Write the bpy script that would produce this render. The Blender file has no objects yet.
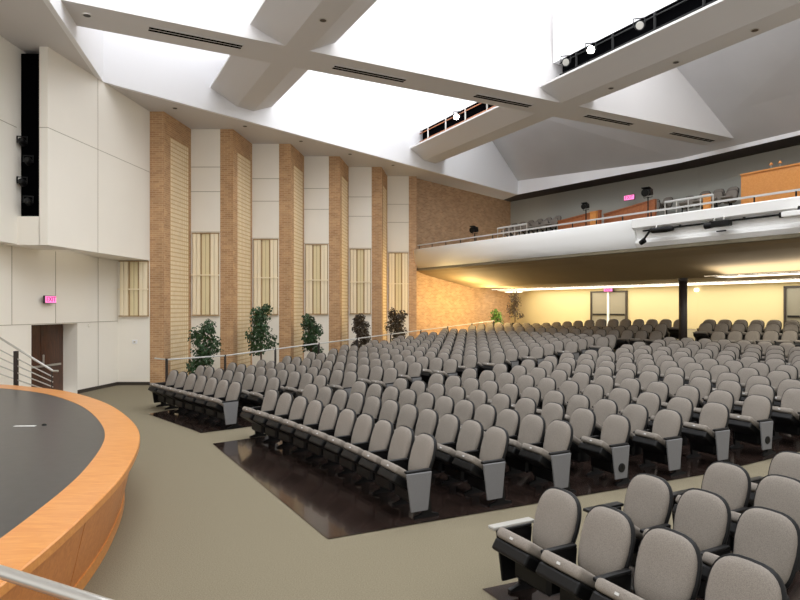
import bpy, bmesh, math, random
from mathutils import Vector, Matrix
random.seed(7)
C = bpy.data.collections.new('hall'); bpy.context.scene.collection.children.link(C)
PI = math.pi
F, CX, HY, EYE = 615.0, 400.0, 308.0, 2.4
ZS = 8.52      # soffit height
ZB = 8.9       # beam bottoms
ZT = 12.6      # skylight height

# ------------------------------------------------------------------ helpers
def at(px, py, z):
    "point of height z seen at a measured place of the photograph"
    D = (EYE - z) * F / (py - HY)
    return Vector(((px - CX) / F * D, D, z))
A62 = math.radians(62)
A = Vector((math.sin(A62), math.cos(A62), 0)); B = Vector((-A.y, A.x, 0))
def UV(u, v, z=0.0):
    p = A * u + B * v; return Vector((p.x, p.y, z))
def tuv(p): return p.x * A.x + p.y * A.y, p.x * B.x + p.y * B.y
def floor_z(u, v):
    return .052 * max(0.0, u + .3*max(0.0, v-6.3) - 8.2) + .06 * max(0.0, u-19) + min(.2, .25*max(0.0, u-18.9))
def Uk(k): return 3.76 + 1.02*k if k <= 7 else 10.9 + .87*(k-7)
def Ku(u): return (u-3.76)/1.02 if u <= 10.9 else 7 + (u-10.9)/.87

def bm_new(): return bmesh.new()
def uvmap(bm):
    l = bm.loops.layers.uv.new('UVMap')
    bm.normal_update()
    for f in bm.faces:
        n = f.normal
        if abs(n.z) > .75: tx, ty = Vector((1,0,0)), Vector((0,1,0))
        else:
            tx = Vector((-n.y, n.x, 0)).normalized(); ty = Vector((0,0,1))
        for lp in f.loops:
            lp[l].uv = (lp.vert.co.dot(tx), lp.vert.co.dot(ty))
def obj(name, bm, mat, parent=None, smooth=False):
    bmesh.ops.recalc_face_normals(bm, faces=bm.faces)
    uvmap(bm)
    me = bpy.data.meshes.new(name); bm.to_mesh(me); bm.free()
    if smooth:
        for p in me.polygons: p.use_smooth = True
    mats = mat if isinstance(mat, (list, tuple)) else [mat]
    for m in mats: me.materials.append(m)
    o = bpy.data.objects.new(name, me); C.objects.link(o)
    if parent is not None: o.parent = parent
    return o
def tag(o, label, cat=None, group=None):
    o['label'] = label
    if cat: o['category'] = cat
    if group: o['group'] = group
    return o
def thing(name, label, cat, loc=(0,0,0), rz=0.0, group=None):
    o = bpy.data.objects.new(name, None); C.objects.link(o)
    o.empty_display_size = .1
    o.location = loc; o.rotation_euler = (0, 0, rz)
    return tag(o, label, cat, group)
def struct(name, bm, mat, label=None, smooth=False):
    o = obj(name, bm, mat, None, smooth); o['kind'] = 'structure'
    if label: o['label'] = label
    return o
def box(bm, c, s, R=None, bev=0.0, seg=2):
    M = Matrix.Translation(Vector(c))
    if R is not None: M = M @ R.to_4x4()
    t = bmesh.new()
    bmesh.ops.create_cube(t, size=1)
    bmesh.ops.scale(t, vec=Vector(s), verts=t.verts)
    if bev: bmesh.ops.bevel(t, geom=list(t.edges), offset=bev, segments=seg, affect='EDGES', profile=.5)
    bmesh.ops.transform(t, matrix=M, verts=t.verts)
    me = bpy.data.meshes.new('t'); t.to_mesh(me); t.free(); bm.from_mesh(me); bpy.data.meshes.remove(me)
def tube(bm, pts, r, n=8, cap=True):
    pts = [Vector(p) for p in pts]
    rings = []
    for i, p in enumerate(pts):
        d = (pts[min(i+1, len(pts)-1)] - pts[max(i-1, 0)]).normalized()
        up = Vector((0,0,1)) if abs(d.z) < .9 else Vector((1,0,0))
        x = d.cross(up).normalized(); y = d.cross(x)
        rr = r[i] if isinstance(r, (list, tuple)) else r
        rings.append([bm.verts.new(p + x*math.cos(2*PI*k/n)*rr + y*math.sin(2*PI*k/n)*rr) for k in range(n)])
    for a, b in zip(rings, rings[1:]):
        for k in range(n): bm.faces.new((a[k], a[(k+1)%n], b[(k+1)%n], b[k]))
    if cap: bm.faces.new(rings[0][::-1]); bm.faces.new(rings[-1])
def lathe(bm, prof, c=(0,0,0), n=20, R=None):
    rings = []
    for r, z in prof:
        ring = []
        for k in range(n):
            p = Vector((math.cos(2*PI*k/n)*max(r,1e-4), math.sin(2*PI*k/n)*max(r,1e-4), z))
            if R is not None: p = R @ p
            ring.append(bm.verts.new(p + Vector(c)))
        rings.append(ring)
    for a, b in zip(rings, rings[1:]):
        for k in range(n): bm.faces.new((a[k], a[(k+1)%n], b[(k+1)%n], b[k]))
    bm.faces.new(rings[0][::-1]); bm.faces.new(rings[-1])
def prism(bm, poly, z0, z1):
    a = [bm.verts.new((p[0], p[1], z0)) for p in poly]; b = [bm.verts.new((p[0], p[1], z1)) for p in poly]
    bm.faces.new(a[::-1]); bm.faces.new(b)
    n = len(poly)
    for i in range(n): bm.faces.new((a[i], a[(i+1)%n], b[(i+1)%n], b[i]))
def wallbox(bm, p0, p1, z0, z1, t):
    "upright slab from p0 to p1; t = thickness to the left of the travel direction (negative: right)"
    p0 = Vector((p0[0], p0[1])); p1 = Vector((p1[0], p1[1]))
    d = (p1 - p0).normalized(); n = Vector((-d.y, d.x)) * t
    prism(bm, [p0, p1, p1 + n, p0 + n], z0, z1)
def strip_prism(bm, sec0, sec1):
    "loft between two closed sections of equal length"
    a = [bm.verts.new(p) for p in sec0]; b = [bm.verts.new(p) for p in sec1]
    n = len(a)
    for i in range(n): bm.faces.new((a[i], a[(i+1)%n], b[(i+1)%n], b[i]))
    bm.faces.new(a[::-1]); bm.faces.new(b)
def sweep(bm, secs, closed=True):
    rings = [[bm.verts.new(p) for p in s] for s in secs]
    n = len(rings[0])
    for a, b in zip(rings, rings[1:]):
        for i in range(n if closed else n-1): bm.faces.new((a[i], a[(i+1)%n], b[(i+1)%n], b[i]))
    if closed: bm.faces.new(rings[0][::-1]); bm.faces.new(rings[-1])
def catmull(P, k=6):
    P = [Vector(p) for p in P]; out = []
    for i in range(len(P)-1):
        p0, p1, p2, p3 = P[max(i-1,0)], P[i], P[i+1], P[min(i+2,len(P)-1)]
        for j in range(k):
            t = j/k
            out.append(.5*((2*p1)+(p2-p0)*t+(2*p0-5*p1+4*p2-p3)*t*t+(3*p1-p0-3*p2+p3)*t**3))
    out.append(P[-1]); return out

# ------------------------------------------------------------------ materials
def srgb(r, g, b):
    f = lambda c: (c/255/12.92) if c/255 <= .04045 else ((c/255+.055)/1.055)**2.4
    return (f(r), f(g), f(b), 1)
def mat(name, col, rough=.6, metal=0.0, spec=.5, noise=None, bump=None, coat=0):
    m = bpy.data.materials.new(name); m.use_nodes = True
    nt = m.node_tree; b = nt.nodes['Principled BSDF']
    b.inputs['Base Color'].default_value = col; b.inputs['Roughness'].default_value = rough
    b.inputs['Metallic'].default_value = metal; b.inputs['Specular IOR Level'].default_value = spec
    b.inputs['Coat Weight'].default_value = coat
    tc = nt.nodes.new('ShaderNodeTexCoord')
    if noise:
        sc, amt = noise
        n = nt.nodes.new('ShaderNodeTexNoise'); n.inputs['Scale'].default_value = sc; n.inputs['Detail'].default_value = 4
        nt.links.new(tc.outputs['Object'], n.inputs['Vector'])
        r = nt.nodes.new('ShaderNodeValToRGB')
        r.color_ramp.elements[0].position = .3; r.color_ramp.elements[1].position = .7
        r.color_ramp.elements[0].color = tuple(c*(1-amt) for c in col[:3]) + (1,)
        r.color_ramp.elements[1].color = tuple(min(1, c*(1+amt)) for c in col[:3]) + (1,)
        nt.links.new(n.outputs['Fac'], r.inputs['Fac']); nt.links.new(r.outputs['Color'], b.inputs['Base Color'])
    if bump:
        sc, st = bump
        n2 = nt.nodes.new('ShaderNodeTexNoise'); n2.inputs['Scale'].default_value = sc
        nt.links.new(tc.outputs['Object'], n2.inputs['Vector'])
        bp = nt.nodes.new('ShaderNodeBump'); bp.inputs['Strength'].default_value = st; bp.inputs['Distance'].default_value = .01
        nt.links.new(n2.outputs['Fac'], bp.inputs['Height']); nt.links.new(bp.outputs['Normal'], b.inputs['Normal'])
    return m
def brick(name, c1, c2, mortar, w=.2, h=.067, ms=.008, offset=.5, bumpy=.3, var=2.5, amp=.1):
    m = bpy.data.materials.new(name); m.use_nodes = True
    nt = m.node_tree; b = nt.nodes['Principled BSDF']; b.inputs['Roughness'].default_value = .85
    tc = nt.nodes.new('ShaderNodeTexCoord'); br = nt.nodes.new('ShaderNodeTexBrick')
    br.inputs['Color1'].default_value = c1; br.inputs['Color2'].default_value = c2; br.inputs['Mortar'].default_value = mortar
    br.inputs['Scale'].default_value = 1; br.inputs['Brick Width'].default_value = w; br.inputs['Row Height'].default_value = h
    br.inputs['Mortar Size'].default_value = ms; br.offset = offset
    nt.links.new(tc.outputs['UV'], br.inputs['Vector'])
    n = nt.nodes.new('ShaderNodeTexNoise'); n.inputs['Scale'].default_value = var; n.inputs['Detail'].default_value = 3
    nt.links.new(tc.outputs['UV'], n.inputs['Vector'])
    mp = nt.nodes.new('ShaderNodeMapRange'); mp.inputs[1].default_value = .3; mp.inputs[2].default_value = .7
    mp.inputs[3].default_value = 1-amp; mp.inputs[4].default_value = 1+amp
    nt.links.new(n.outputs['Fac'], mp.inputs[0])
    mx = nt.nodes.new('ShaderNodeVectorMath'); mx.operation = 'SCALE'
    nt.links.new(br.outputs['Color'], mx.inputs[0]); nt.links.new(mp.outputs[0], mx.inputs['Scale'])
    nt.links.new(mx.outputs[0], b.inputs['Base Color'])
    bp = nt.nodes.new('ShaderNodeBump'); bp.inputs['Strength'].default_value = bumpy; bp.inputs['Distance'].default_value = .01; bp.invert = True
    nt.links.new(br.outputs['Fac'], bp.inputs['Height']); nt.links.new(bp.outputs['Normal'], b.inputs['Normal'])
    return m
def wood(name, c1, c2, rough=.35, axis='X', sc=1.5):
    m = bpy.data.materials.new(name); m.use_nodes = True
    nt = m.node_tree; b = nt.nodes['Principled BSDF']; b.inputs['Roughness'].default_value = rough
    b.inputs['Coat Weight'].default_value = .15
    tc = nt.nodes.new('ShaderNodeTexCoord'); mp = nt.nodes.new('ShaderNodeMapping')
    mp.inputs['Scale'].default_value = (sc, sc*6, sc*6) if axis == 'X' else (sc*6, sc*6, sc)
    n = nt.nodes.new('ShaderNodeTexNoise'); n.inputs['Scale'].default_value = 2; n.inputs['Detail'].default_value = 6; n.inputs['Distortion'].default_value = 1.2
    nt.links.new(tc.outputs['Object'], mp.inputs[0]); nt.links.new(mp.outputs[0], n.inputs['Vector'])
    r = nt.nodes.new('ShaderNodeValToRGB'); r.color_ramp.elements[0].position = .35; r.color_ramp.elements[1].position = .68
    r.color_ramp.elements[0].color = c1; r.color_ramp.elements[1].color = c2
    nt.links.new(n.outputs['Fac'], r.inputs['Fac']); nt.links.new(r.outputs['Color'], b.inputs['Base Color'])
    return m
def emit(name, col, s):
    m = bpy.data.materials.new(name); m.use_nodes = True
    nt = m.node_tree; nt.nodes.clear(); e = nt.nodes.new('ShaderNodeEmission'); o = nt.nodes.new('ShaderNodeOutputMaterial')
    e.inputs['Color'].default_value = col; e.inputs['Strength'].default_value = s
    nt.links.new(e.outputs[0], o.inputs[0]); return m

M_cream = mat('painted_cream', srgb(242,237,226), .7, noise=(.6,.02))
M_white = mat('painted_white', srgb(240,240,242), .6)
M_greyceil = mat('grey_ceiling', srgb(200,199,200), .7, noise=(.5,.04))
M_beam = mat('beam_paint', srgb(216,213,212), .7)
M_upwall = mat('upper_grey_wall', srgb(176,176,168), .85)
M_rear = mat('rear_yellow_wall', srgb(206,190,146), .7)
M_brick = brick('brown_brick', srgb(202,164,128), srgb(178,138,102), srgb(200,174,144))
M_brickp = brick('pier_brick', srgb(194,154,112), srgb(172,130,92), srgb(200,170,134))
M_brickl = brick('tan_brick', srgb(222,184,138), srgb(206,164,118), srgb(225,196,156))
M_grid = brick('tan_block_grid', srgb(246,228,194), srgb(240,220,182), srgb(212,182,136), w=.14, h=.14, ms=.02, offset=0, bumpy=.3, amp=.03)
M_carpet = mat('carpet', srgb(129,121,102), .97, spec=.05, noise=(90,.2), bump=(200,.35))
M_gloss = mat('dark_polished_floor', srgb(44,34,30), .12, noise=(2.5,.35), coat=.3)
M_fabric = mat('grey_fabric', srgb(140,133,125), .95, spec=.1, noise=(170,.2), bump=(260,.4))
M_black = mat('black_plastic', srgb(11,11,12), .45, spec=.3)
M_blackm = mat('black_metal', srgb(10,10,11), .5, spec=.3)
M_panel = mat('grey_panel', srgb(118,118,120), .8, noise=(140,.1))
M_steel = mat('brushed_steel', srgb(200,198,192), .28, metal=.7)
M_alu = mat('pale_laminate', srgb(200,200,198), .35)
M_cap = mat('grey_laminate', srgb(168,166,160), .45)
M_wood = wood('honey_maple', srgb(206,134,66), srgb(220,152,82), .35)
M_woodd = wood('orange_maple', srgb(196,120,58), srgb(212,138,72), .4)
M_booth = wood('orange_booth_wood', srgb(226,150,76), srgb(236,164,90), .5)
M_redwood = wood('red_brown_wood', srgb(160,92,54), srgb(186,116,70), .5)
M_stage = mat('dark_stage_floor', srgb(62,61,60), .3, noise=(9,.12))
M_dark = mat('dark_void', srgb(6,6,7), 1, spec=0)
M_slat = mat('pale_slat', srgb(248,234,204), .6)
M_slatm = mat('green_tan_slat', srgb(232,218,176), .6)
M_slatg = mat('slat_backing', srgb(176,146,104), .8)
M_joint = mat('joint_line', srgb(176,168,150), .8)
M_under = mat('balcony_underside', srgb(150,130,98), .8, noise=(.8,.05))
M_balc = mat('balcony_white', srgb(244,244,242), .5)
M_leaf = mat('dark_leaf', srgb(52,80,46), .5, noise=(8,.4))
M_leafm = mat('bright_leaf', srgb(84,128,58), .5, noise=(8,.3))
M_leafr = mat('bronze_leaf', srgb(78,66,50), .5, noise=(8,.35))
M_bark = mat('bark', srgb(92,74,56), .9)
M_pot = mat('pot', srgb(48,42,38), .5)
M_doorw = wood('dark_door_wood', srgb(64,40,28), srgb(90,56,38), .4, axis='Z')
M_doorg = mat('grey_door', srgb(128,124,112), .4)
M_column = mat('dark_column', srgb(46,38,36), .5)
M_sky = emit('skylight_glow', (.95,.97,1,1), 3.7)
M_strip = emit('cove_light', (1,.93,.78,1), 3.8)
M_exit = emit('exit_pink', (.35,.01,.10,1), 1.0)
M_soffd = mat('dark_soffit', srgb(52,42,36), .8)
M_exitback = mat('exit_housing', srgb(60,52,56), .5)
M_lamp = emit('lamp_lens', (1,.97,.9,1), 30)
M_spot = emit('downlight_lens', (1,.9,.7,1), 3)
M_baseb = mat('base_dark', srgb(60,52,44), .7)

# ------------------------------------------------------------------ plan of the hall
PER = Vector((1.64, 1.885))                    # one tooth of the side wall
def tooth(i): return Vector((-7.79, 19.15)) + PER * i
dW = PER.normalized(); nW = Vector((dW.y, -dW.x))        # towards the hall
W0 = tooth(0)
def wline(t, off=0): return W0 + dW * t + nW * off
def isect(p, d, q, e):
    den = d.x*e.y - d.y*e.x; s = ((q.x-p.x)*e.y - (q.y-p.y)*e.x)/den; return p + d*s
LC = Vector((6.5, 33.0)); LK = Vector((11.8, 25.96)); LE = Vector((14.15, 21.75))
dR1 = (LK-LC).normalized(); dR2 = (LE-LK).normalized()
LE = LK + dR2 * 14
nR1 = Vector((-dR1.y, dR1.x)); nR2 = Vector((-dR2.y, dR2.x))      # away from the hall
if nR1.x < 0: nR1 = -nR1
if nR2.x < 0: nR2 = -nR2
RC = isect(LC + nR1*1.35, dR1, W0 + nW*0, dW)           # corner of side wall and rear wall
RK = isect(LC + nR1*1.35, dR1, LK + nR2*1.35, dR2)
RE = LE + nR2*1.35
lip0 = isect(W0 + nW*1.45, dW, Vector((-8.06, 16.7)), Vector((.231,-.973)))
LC = isect(W0 + nW*1.45, dW, LC, dR1)

# ------------------------------------------------------------------ floor
def vmax(u):
    return 21.2 + .4*(u-1.25) if u > 1.25 else max(2, 21.2 + 1.43*(u-1.25))
bm = bm_new()
us = [-9 + .25*i for i in range(int(35/.25)+1)]; rows = []
for u in us:
    vm = vmax(u); rows.append([bm.verts.new(UV(u, -4 + (vm+4)*j/60, floor_z(u, -4 + (vm+4)*j/60))) for j in range(61)])
for a, b in zip(rows, rows[1:]):
    for j in range(60): bm.faces.new((a[j], a[j+1], b[j+1], b[j]))
g = bmesh.ops.extrude_face_region(bm, geom=list(bm.faces))
bmesh.ops.translate(bm, vec=(0,0,-.15), verts=[e for e in g['geom'] if isinstance(e, bmesh.types.BMVert)])
struct('floor', bm, M_carpet, 'beige grey carpet rising gently to the back of the hall')

# seat rows ---------------------------------------------------------------
SP, PITCH = 1.02, .533
def mrange(k):      # middle block: v of the aisle end, v of the far end
    u = Uk(k)-3.76; return 6.34 - .04*k, 11.22 + .15*u
def rowf(k, v):
    "offset of a row from its base line, and its slope"
    v0, v1 = mrange(k); c = .2/(2*(v1-v0))
    if v <= v0: return 0, 0
    if v <= v1: return -c*(v-v0)**2, -2*c*(v-v0)
    w = max(0, v-v1-1.4)
    return -c*(v1-v0)**2 - .2*(v-v1-w) - .25*w, -.25
def Lrange(k):
    u = Uk(k) - .56; v0 = mrange(k)[1] + 1.45 + .035*(u-3)
    return v0, 16.1 + .5*(u-3.0)
NROW = 16; U0 = 3.76
BACKU = [Uk(15) + 1.95 + .95*i for i in range(3)]

# polished dark floor under each block
def gloss(name, fr, va, vb, u1, label):
    bm = bm_new(); n = 40; m = 64; R_ = []
    for i in range(m+1):
        R = []
        for j in range(n+1):
            t = i/m
            s = j/n; 
            u_base = fr + (u1-fr)*t
            k = Ku(u_base)
            v = va(k) + (vb(k)-va(k))*s
            off = rowf(max(k,0), v)[0]
            if va(0) < 8: w_ = min(1, t/.12); off = off*w_ - .03*(v-6)*(1-w_)
            R.append(bm.verts.new(UV(u_base+off, v, floor_z(u_base+off, v)+.01)))
        R_.append(R)
    for a, b in zip(R_, R_[1:]):
        for j in range(n): bm.faces.new((a[j], a[j+1], b[j+1], b[j]))
    return struct(name, bm, M_gloss, label)
gloss('floor', 2.33, lambda k: mrange(k)[0]-.42, lambda k: mrange(k)[1]+.12, 18.5, 'dark polished floor under the middle seating block')
gloss('floor', 2.84, lambda k: Lrange(k)[0]-.32, lambda k: Lrange(k)[1]-.8, 18.5, 'dark polished floor under the left seating block')
bm = bm_new()
prev = None
for i in range(9):
    u = 3.08 + i*.6; a, b = bm.verts.new(UV(u, 4.3-.05*i, floor_z(u,4)+.006)), bm.verts.new(UV(u, -2, floor_z(u,4)+.006))
    if prev: bm.faces.new((prev[0], a, b, prev[1]))
    prev = (a, b)
struct('floor', bm, M_gloss, 'dark polished floor under the near seating block')

# ------------------------------------------------------------------ the seat
R_tilt = Matrix.Rotation(math.radians(-18), 3, 'X')
def back_outline(n=32, w=.232, h=.53, grow=0.0):
    pts = []
    # closed outline, x across, h up; flat-ish bottom, arched top
    for k in range(n):
        a = 2*PI*k/n
        c, s = math.cos(a), math.sin(a)
        e = .68 if s > 0 else .42
        x = (abs(c)**(e))*(1 if c >= 0 else -1)
        y = (abs(s)**(e if s > 0 else .42))*(1 if s >= 0 else -1)
        yy = y*h/2
        ww = w*(1 - .10*max(0, -y)) 
        pts.append((x*(ww+grow), yy + y*grow))
    return pts
def rings_bm(defs, closed_front=True):
    bm = bm_new(); prev = None; first = None
    for (sc, grow, y) in defs:
        ring = [bm.verts.new((p[0]*sc, y, p[1]*sc)) for p in back_outline(grow=grow)]
        if prev:
            n = len(ring)
            for k in range(n): bm.faces.new((prev[k], prev[(k+1)%n], ring[(k+1)%n], ring[k]))
        else: first = ring
        prev = ring
    bm.faces.new(prev); bm.faces.new(first[::-1])
    bmesh.ops.transform(bm, matrix=Matrix.Translation((0,-.085,.635)) @ R_tilt.to_4x4(), verts=bm.verts)
    return bm
me_cache = {}
def mk(name, key, fn, m, parent, smooth=False, loc=(0,0,0)):
    if key not in me_cache:
        o = obj(name, fn(), m, parent, smooth); me_cache[key] = o.data
    else:
        o = bpy.data.objects.new(name, me_cache[key]); C.objects.link(o); o.parent = parent
    o.location = loc
    return o
def b_cushion():
    bm = bm_new(); R = Matrix.Rotation(math.radians(-33), 3, 'X')
    box(bm, (0,-.375,.478), (.40,.40,.085), R, .03, 3); return bm
def b_pan():
    bm = bm_new(); R = Matrix.Rotation(math.radians(-33), 3, 'X')
    box(bm, Vector((0,-.375,.47)) + R @ Vector((0,.01,-.09)), (.42,.37,.10), R, .02, 2)
    box(bm, (0,-.25,.27), (.44,.22,.24), None, .03, 1); return bm
def b_plate():
    bm = bm_new(); R = Matrix.Rotation(math.radians(-33), 3, 'X')
    box(bm, Vector((0,-.375,.478)) + R @ Vector((0,-.202,-.006)), (.035,.006,.018), R); return bm
def b_leg():
    bm = bm_new()
    prof = [(-.36,0),(-.03,0),(-.03,.03),(-.13,.06),(-.15,.30),(-.13,.53),(-.42,.53),(-.42,.44),(-.27,.34),(-.25,.06),(-.36,.03)]
    strip_prism(bm, [Vector((-.018,y,z)) for y,z in prof], [Vector((.018,y,z)) for y,z in prof]); return bm
def b_arm():
    bm = bm_new(); box(bm, (0,-.30,.548), (.055,.33,.032), None, .012, 2); return bm
def b_endpanel():
    bm = bm_new()
    prof = [(-.47,.535),(-.14,.535),(-.19,.10),(-.41,.10)]
    strip_prism(bm, [Vector((.02,y,z)) for y,z in prof], [Vector((.045,y,z)) for y,z in prof])
    bmesh.ops.bevel(bm, geom=list(bm.edges), offset=.006, segments=1, affect='EDGES'); return bm
def b_disc():
    bm = bm_new(); lathe(bm, [(.062,0),(.062,.008),(.05,.012),(.02,.013)], (.045,-.30,.25), 20, Matrix.Rotation(PI/2,3,'Y'))
    box(bm, (.06,-.30,.265), (.006,.012,.07)); return bm
def b_endarm():
    bm = bm_new(); box(bm, (0,-.31,.548), (.085,.44,.03), None, .01, 2); return bm
def make_seat(parent, x=0):
    bk = mk('backrest', 'bk', lambda: rings_bm([(1,-.012,.0),(1,-.006,-.022),(.95,-.008,-.042),(.8,0,-.056),(.5,0,-.064)]), M_fabric, parent, True)
    mk('back_shell', 'sh', lambda: rings_bm([(1,.008,-.012),(1,.010,.008),(.97,.008,.026),(.8,0,.038)]), M_black, bk, True)
    cu = mk('seat_cushion', 'cu', b_cushion, M_fabric, parent, True)
    mk('number_plate', 'np', b_plate, M_alu, cu)
    mk('seat_pan', 'pan', b_pan, M_black, parent)
    a = mk('armrest', 'arm', b_arm, M_black, parent, False, (-PITCH/2,0,0))
    l = mk('leg', 'leg', b_leg, M_blackm, parent, False, (-PITCH/2,0,0))
def end_right(parent, disc):
    mk('armrest', 'arm', b_arm, M_black, parent, False, (PITCH/2,0,0))
    mk('leg', 'leg', b_leg, M_blackm, parent, False, (PITCH/2,0,0))
    p = mk('end_panel', 'ep', b_endpanel, M_panel, parent, False, (PITCH/2,0,0))
    if disc: mk('disc_emblem', 'disc', b_disc, M_black, p, False)
def end_left(parent, pale=True):
    mk('end_panel', 'epl', lambda: mirror(b_endpanel()), M_black, parent, False, (-PITCH/2,0,0))
    mk('panel_cap', 'cap' if pale else 'capb', b_endarm, M_cap if pale else M_black, parent, False, (-PITCH/2-.03,0,.02))
def mirror(bm):
    bmesh.ops.scale(bm, vec=(-1,1,1), verts=bm.verts); return bm

ORD = ['first','second','third','fourth','fifth','sixth','seventh','eighth','ninth','tenth','eleventh','twelfth','thirteenth',
 'fourteenth','fifteenth','sixteenth','seventeenth','eighteenth','nineteenth','twentieth','twenty-first','twenty-second','twenty-third',
 'twenty-fourth','twenty-fifth','twenty-sixth','twenty-seventh','twenty-eighth','twenty-ninth','thirtieth','thirty-first','thirty-second']
def proj(p): return CX + F*p.x/p.y, HY + F*(EYE-p.z)/p.y
spots = []   # (x, y, z, rz, label, group, right_end, disc, left_end)
def add(u, v, slope, label, group, re_=False, disc=False, le=False):
    nrm = (A - B*slope).normalized()
    rz = -math.atan2(nrm.x, nrm.y)
    p = UV(u, v, floor_z(u, v))
    if p.y < .8 or (p - Vector((.4602*21.0, 21.0, p.z))).length < .75: return
    q = Vector((p.x, p.y, p.z + .6)); px, py = proj(q)
    if px > 835 or px < -20 or py > 640: return
    spots.append((p, rz, label, group, re_, disc, le))
for k in range(NROW):
    ub = Uk(k)
    v0, v1 = mrange(k); pk = PITCH if k < 3 else .55; n = int(round((v1-v0)/pk)) + 1 if k < 3 else int((v1-v0)/pk) + 1
    st = .13 if k >= 8 and k % 2 else 0
    for j in range(n):
        v = v0 + PITCH*j
        if k >= 3: t_ = j/(n-1); v = v0 + st + (v1-v0)*(1.06*t_ - .06*t_*t_)
        o, s = rowf(k, v)
        if k <= 7: lab = '%s seat from the centre aisle, %s row of the middle block' % (ORD[j], ORD[k])
        else: lab = '%s seat from the left aisle, %s row of the middle block' % (ORD[n-1-j], ORD[k])
        add(ub+o, v, s, 'grey fabric ' + lab, 'folding seats of the middle block', j == 0, k in (3,6,9), False)
    v0, v1 = Lrange(k); n = int((v1-v0)/(PITCH*.97))+1
    for j in range(n):
        v = v0 + PITCH*.97*j + (.24 if k%2 else 0); o, s = rowf(k, v)
        add(ub+o, v, s, 'grey fabric %s seat from the aisle, %s row of the left block' % (ORD[j], ORD[k]), 'folding seats of the left block', j == 0, False, j == n-1)
for k in range(5):
    ub = 3.6 + SP*k
    for j in range(7):
        v = 3.87 - .05*k - PITCH*j
        add(ub, v, 0, 'grey fabric %s seat from the centre aisle, %s row of the near block' % (ORD[j], ORD[k]), 'folding seats of the near block', False, False, (2 if k == 0 else 1) if j == 0 else 0)
for r, ub in enumerate(BACKU):
    k = Ku(ub)
    v0, v1 = mrange(k); l0, l1 = Lrange(k)
    j = 0
    v = l1 - .4
    while v > v0:
        if not (v1+.9 < v < l0-.45):
            o, s = rowf(k, v)
            add(ub+o, v, s, 'grey fabric %s seat from the brick wall, %s row behind the cross aisle' % (ORD[min(j,31)], ORD[r]), 'folding seats behind the cross aisle')
            j += 1
        v -= PITCH
spots.sort(key=lambda s: s[0].length)
print('SEATS', len(spots))
near, far = spots[:300], spots[300:]
protos = {}
def children_of(o): return [c for c in C.objects if c.parent == o]
def copy_seat(src_key, p, rz, label, group):
    src, kids = protos[src_key]
    r = src.copy(); C.objects.link(r); r.location = p; r.rotation_euler = (0,0,rz); r['label'] = label; r['group'] = group
    for ch, subs in kids:
        c = ch.copy(); C.objects.link(c); c.parent = r
        for g in subs:
            d = g.copy(); C.objects.link(d); d.parent = c
    return r
for (p, rz, label, group, re_, disc, le) in near:
    key = (re_, disc and re_, le)
    if key not in protos:
        t = thing('auditorium_seat', label, 'seat', p, rz, group)
        make_seat(t)
        if re_: end_right(t, disc)
        if le: end_left(t, le == 2)
        kids = [(c, [g for g in C.objects if g.parent == c]) for c in C.objects if c.parent == t]
        protos[key] = (t, kids)
    else: copy_seat(key, p, rz, label, group)
if far:
    bm = bm_new()
    src = [me_cache[k] for k in ('bk','sh','cu','pan','arm','leg')]
    fm = bpy.data.meshes.new('auditorium_seats_far')
    for (p, rz, *_r) in far:
        M = Matrix.Translation(p) @ Matrix.Rotation(rz, 4, 'Z')
        for i, me in enumerate(src):
            nv = len(bm.verts); nf = len(bm.faces); bm.from_mesh(me)
            bm.verts.ensure_lookup_table(); bm.faces.ensure_lookup_table()
            vs = bm.verts[nv:]
            mm = M @ Matrix.Translation((-PITCH/2,0,0)) if i >= 4 else M
            bmesh.ops.transform(bm, matrix=mm, verts=vs)
            for f in bm.faces[nf:]: f.material_index = 0 if i in (0,2) else 1
    bm.to_mesh(fm); bm.free(); fm.materials.append(M_fabric); fm.materials.append(M_black)
    o = bpy.data.objects.new('auditorium_seat_rows', fm); C.objects.link(o)
    o['kind'] = 'stuff'; tag(o, 'distant grey seats in the last rows below the balcony', 'seats')

# ------------------------------------------------------------------ side wall of brick piers
Wt = .25
box_top = ZS
for i in range(5):
    a = tooth(i); b = a + Vector((.44, 0)); c = a + Vector((.64, 1.885)); d = tooth(i+1)
    s = (c - b); m1 = b + s*.22
    bm = bm_new()
    prism(bm, [a, b, m1, m1 + Vector((-.35,.1)), a + Vector((0,.45))], -.05, ZS)
    o = struct('wall_left', bm, M_brickp, 'brown brick pier face %s from the stage' % ORD[i])
    bm = bm_new()
    m2 = b + s*.93; xo = Vector((-.02,0))
    prism(bm, [m1+xo, m2+xo, m2 + Vector((-.35,0)), m1 + Vector((-.35,.1))], -.05, 7.85)
    struct('wall_left', bm, M_grid, 'tan block lattice side of the %s brick pier' % ORD[i])
    bm = bm_new(); prism(bm, [m2, c, c + Vector((-.3,0)), m2 + Vector((-.3,0))], -.05, 7.85)
    prism(bm, [m1, c, c + Vector((-.35,0)), m1 + Vector((-.35,.1))], 7.85, ZS)
    struct('wall_left', bm, M_brickp, 'brick cap and rear edge of the %s pier' % ORD[i])
    bm = bm_new(); prism(bm, [c + Vector((-.3,0)), d, d + Vector((0,.25)), c + Vector((-.3,.25))], -.05, ZS)
    struct('wall_left', bm, M_cream, 'cream wall panel behind the %s brick pier' % ORD[i])
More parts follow.
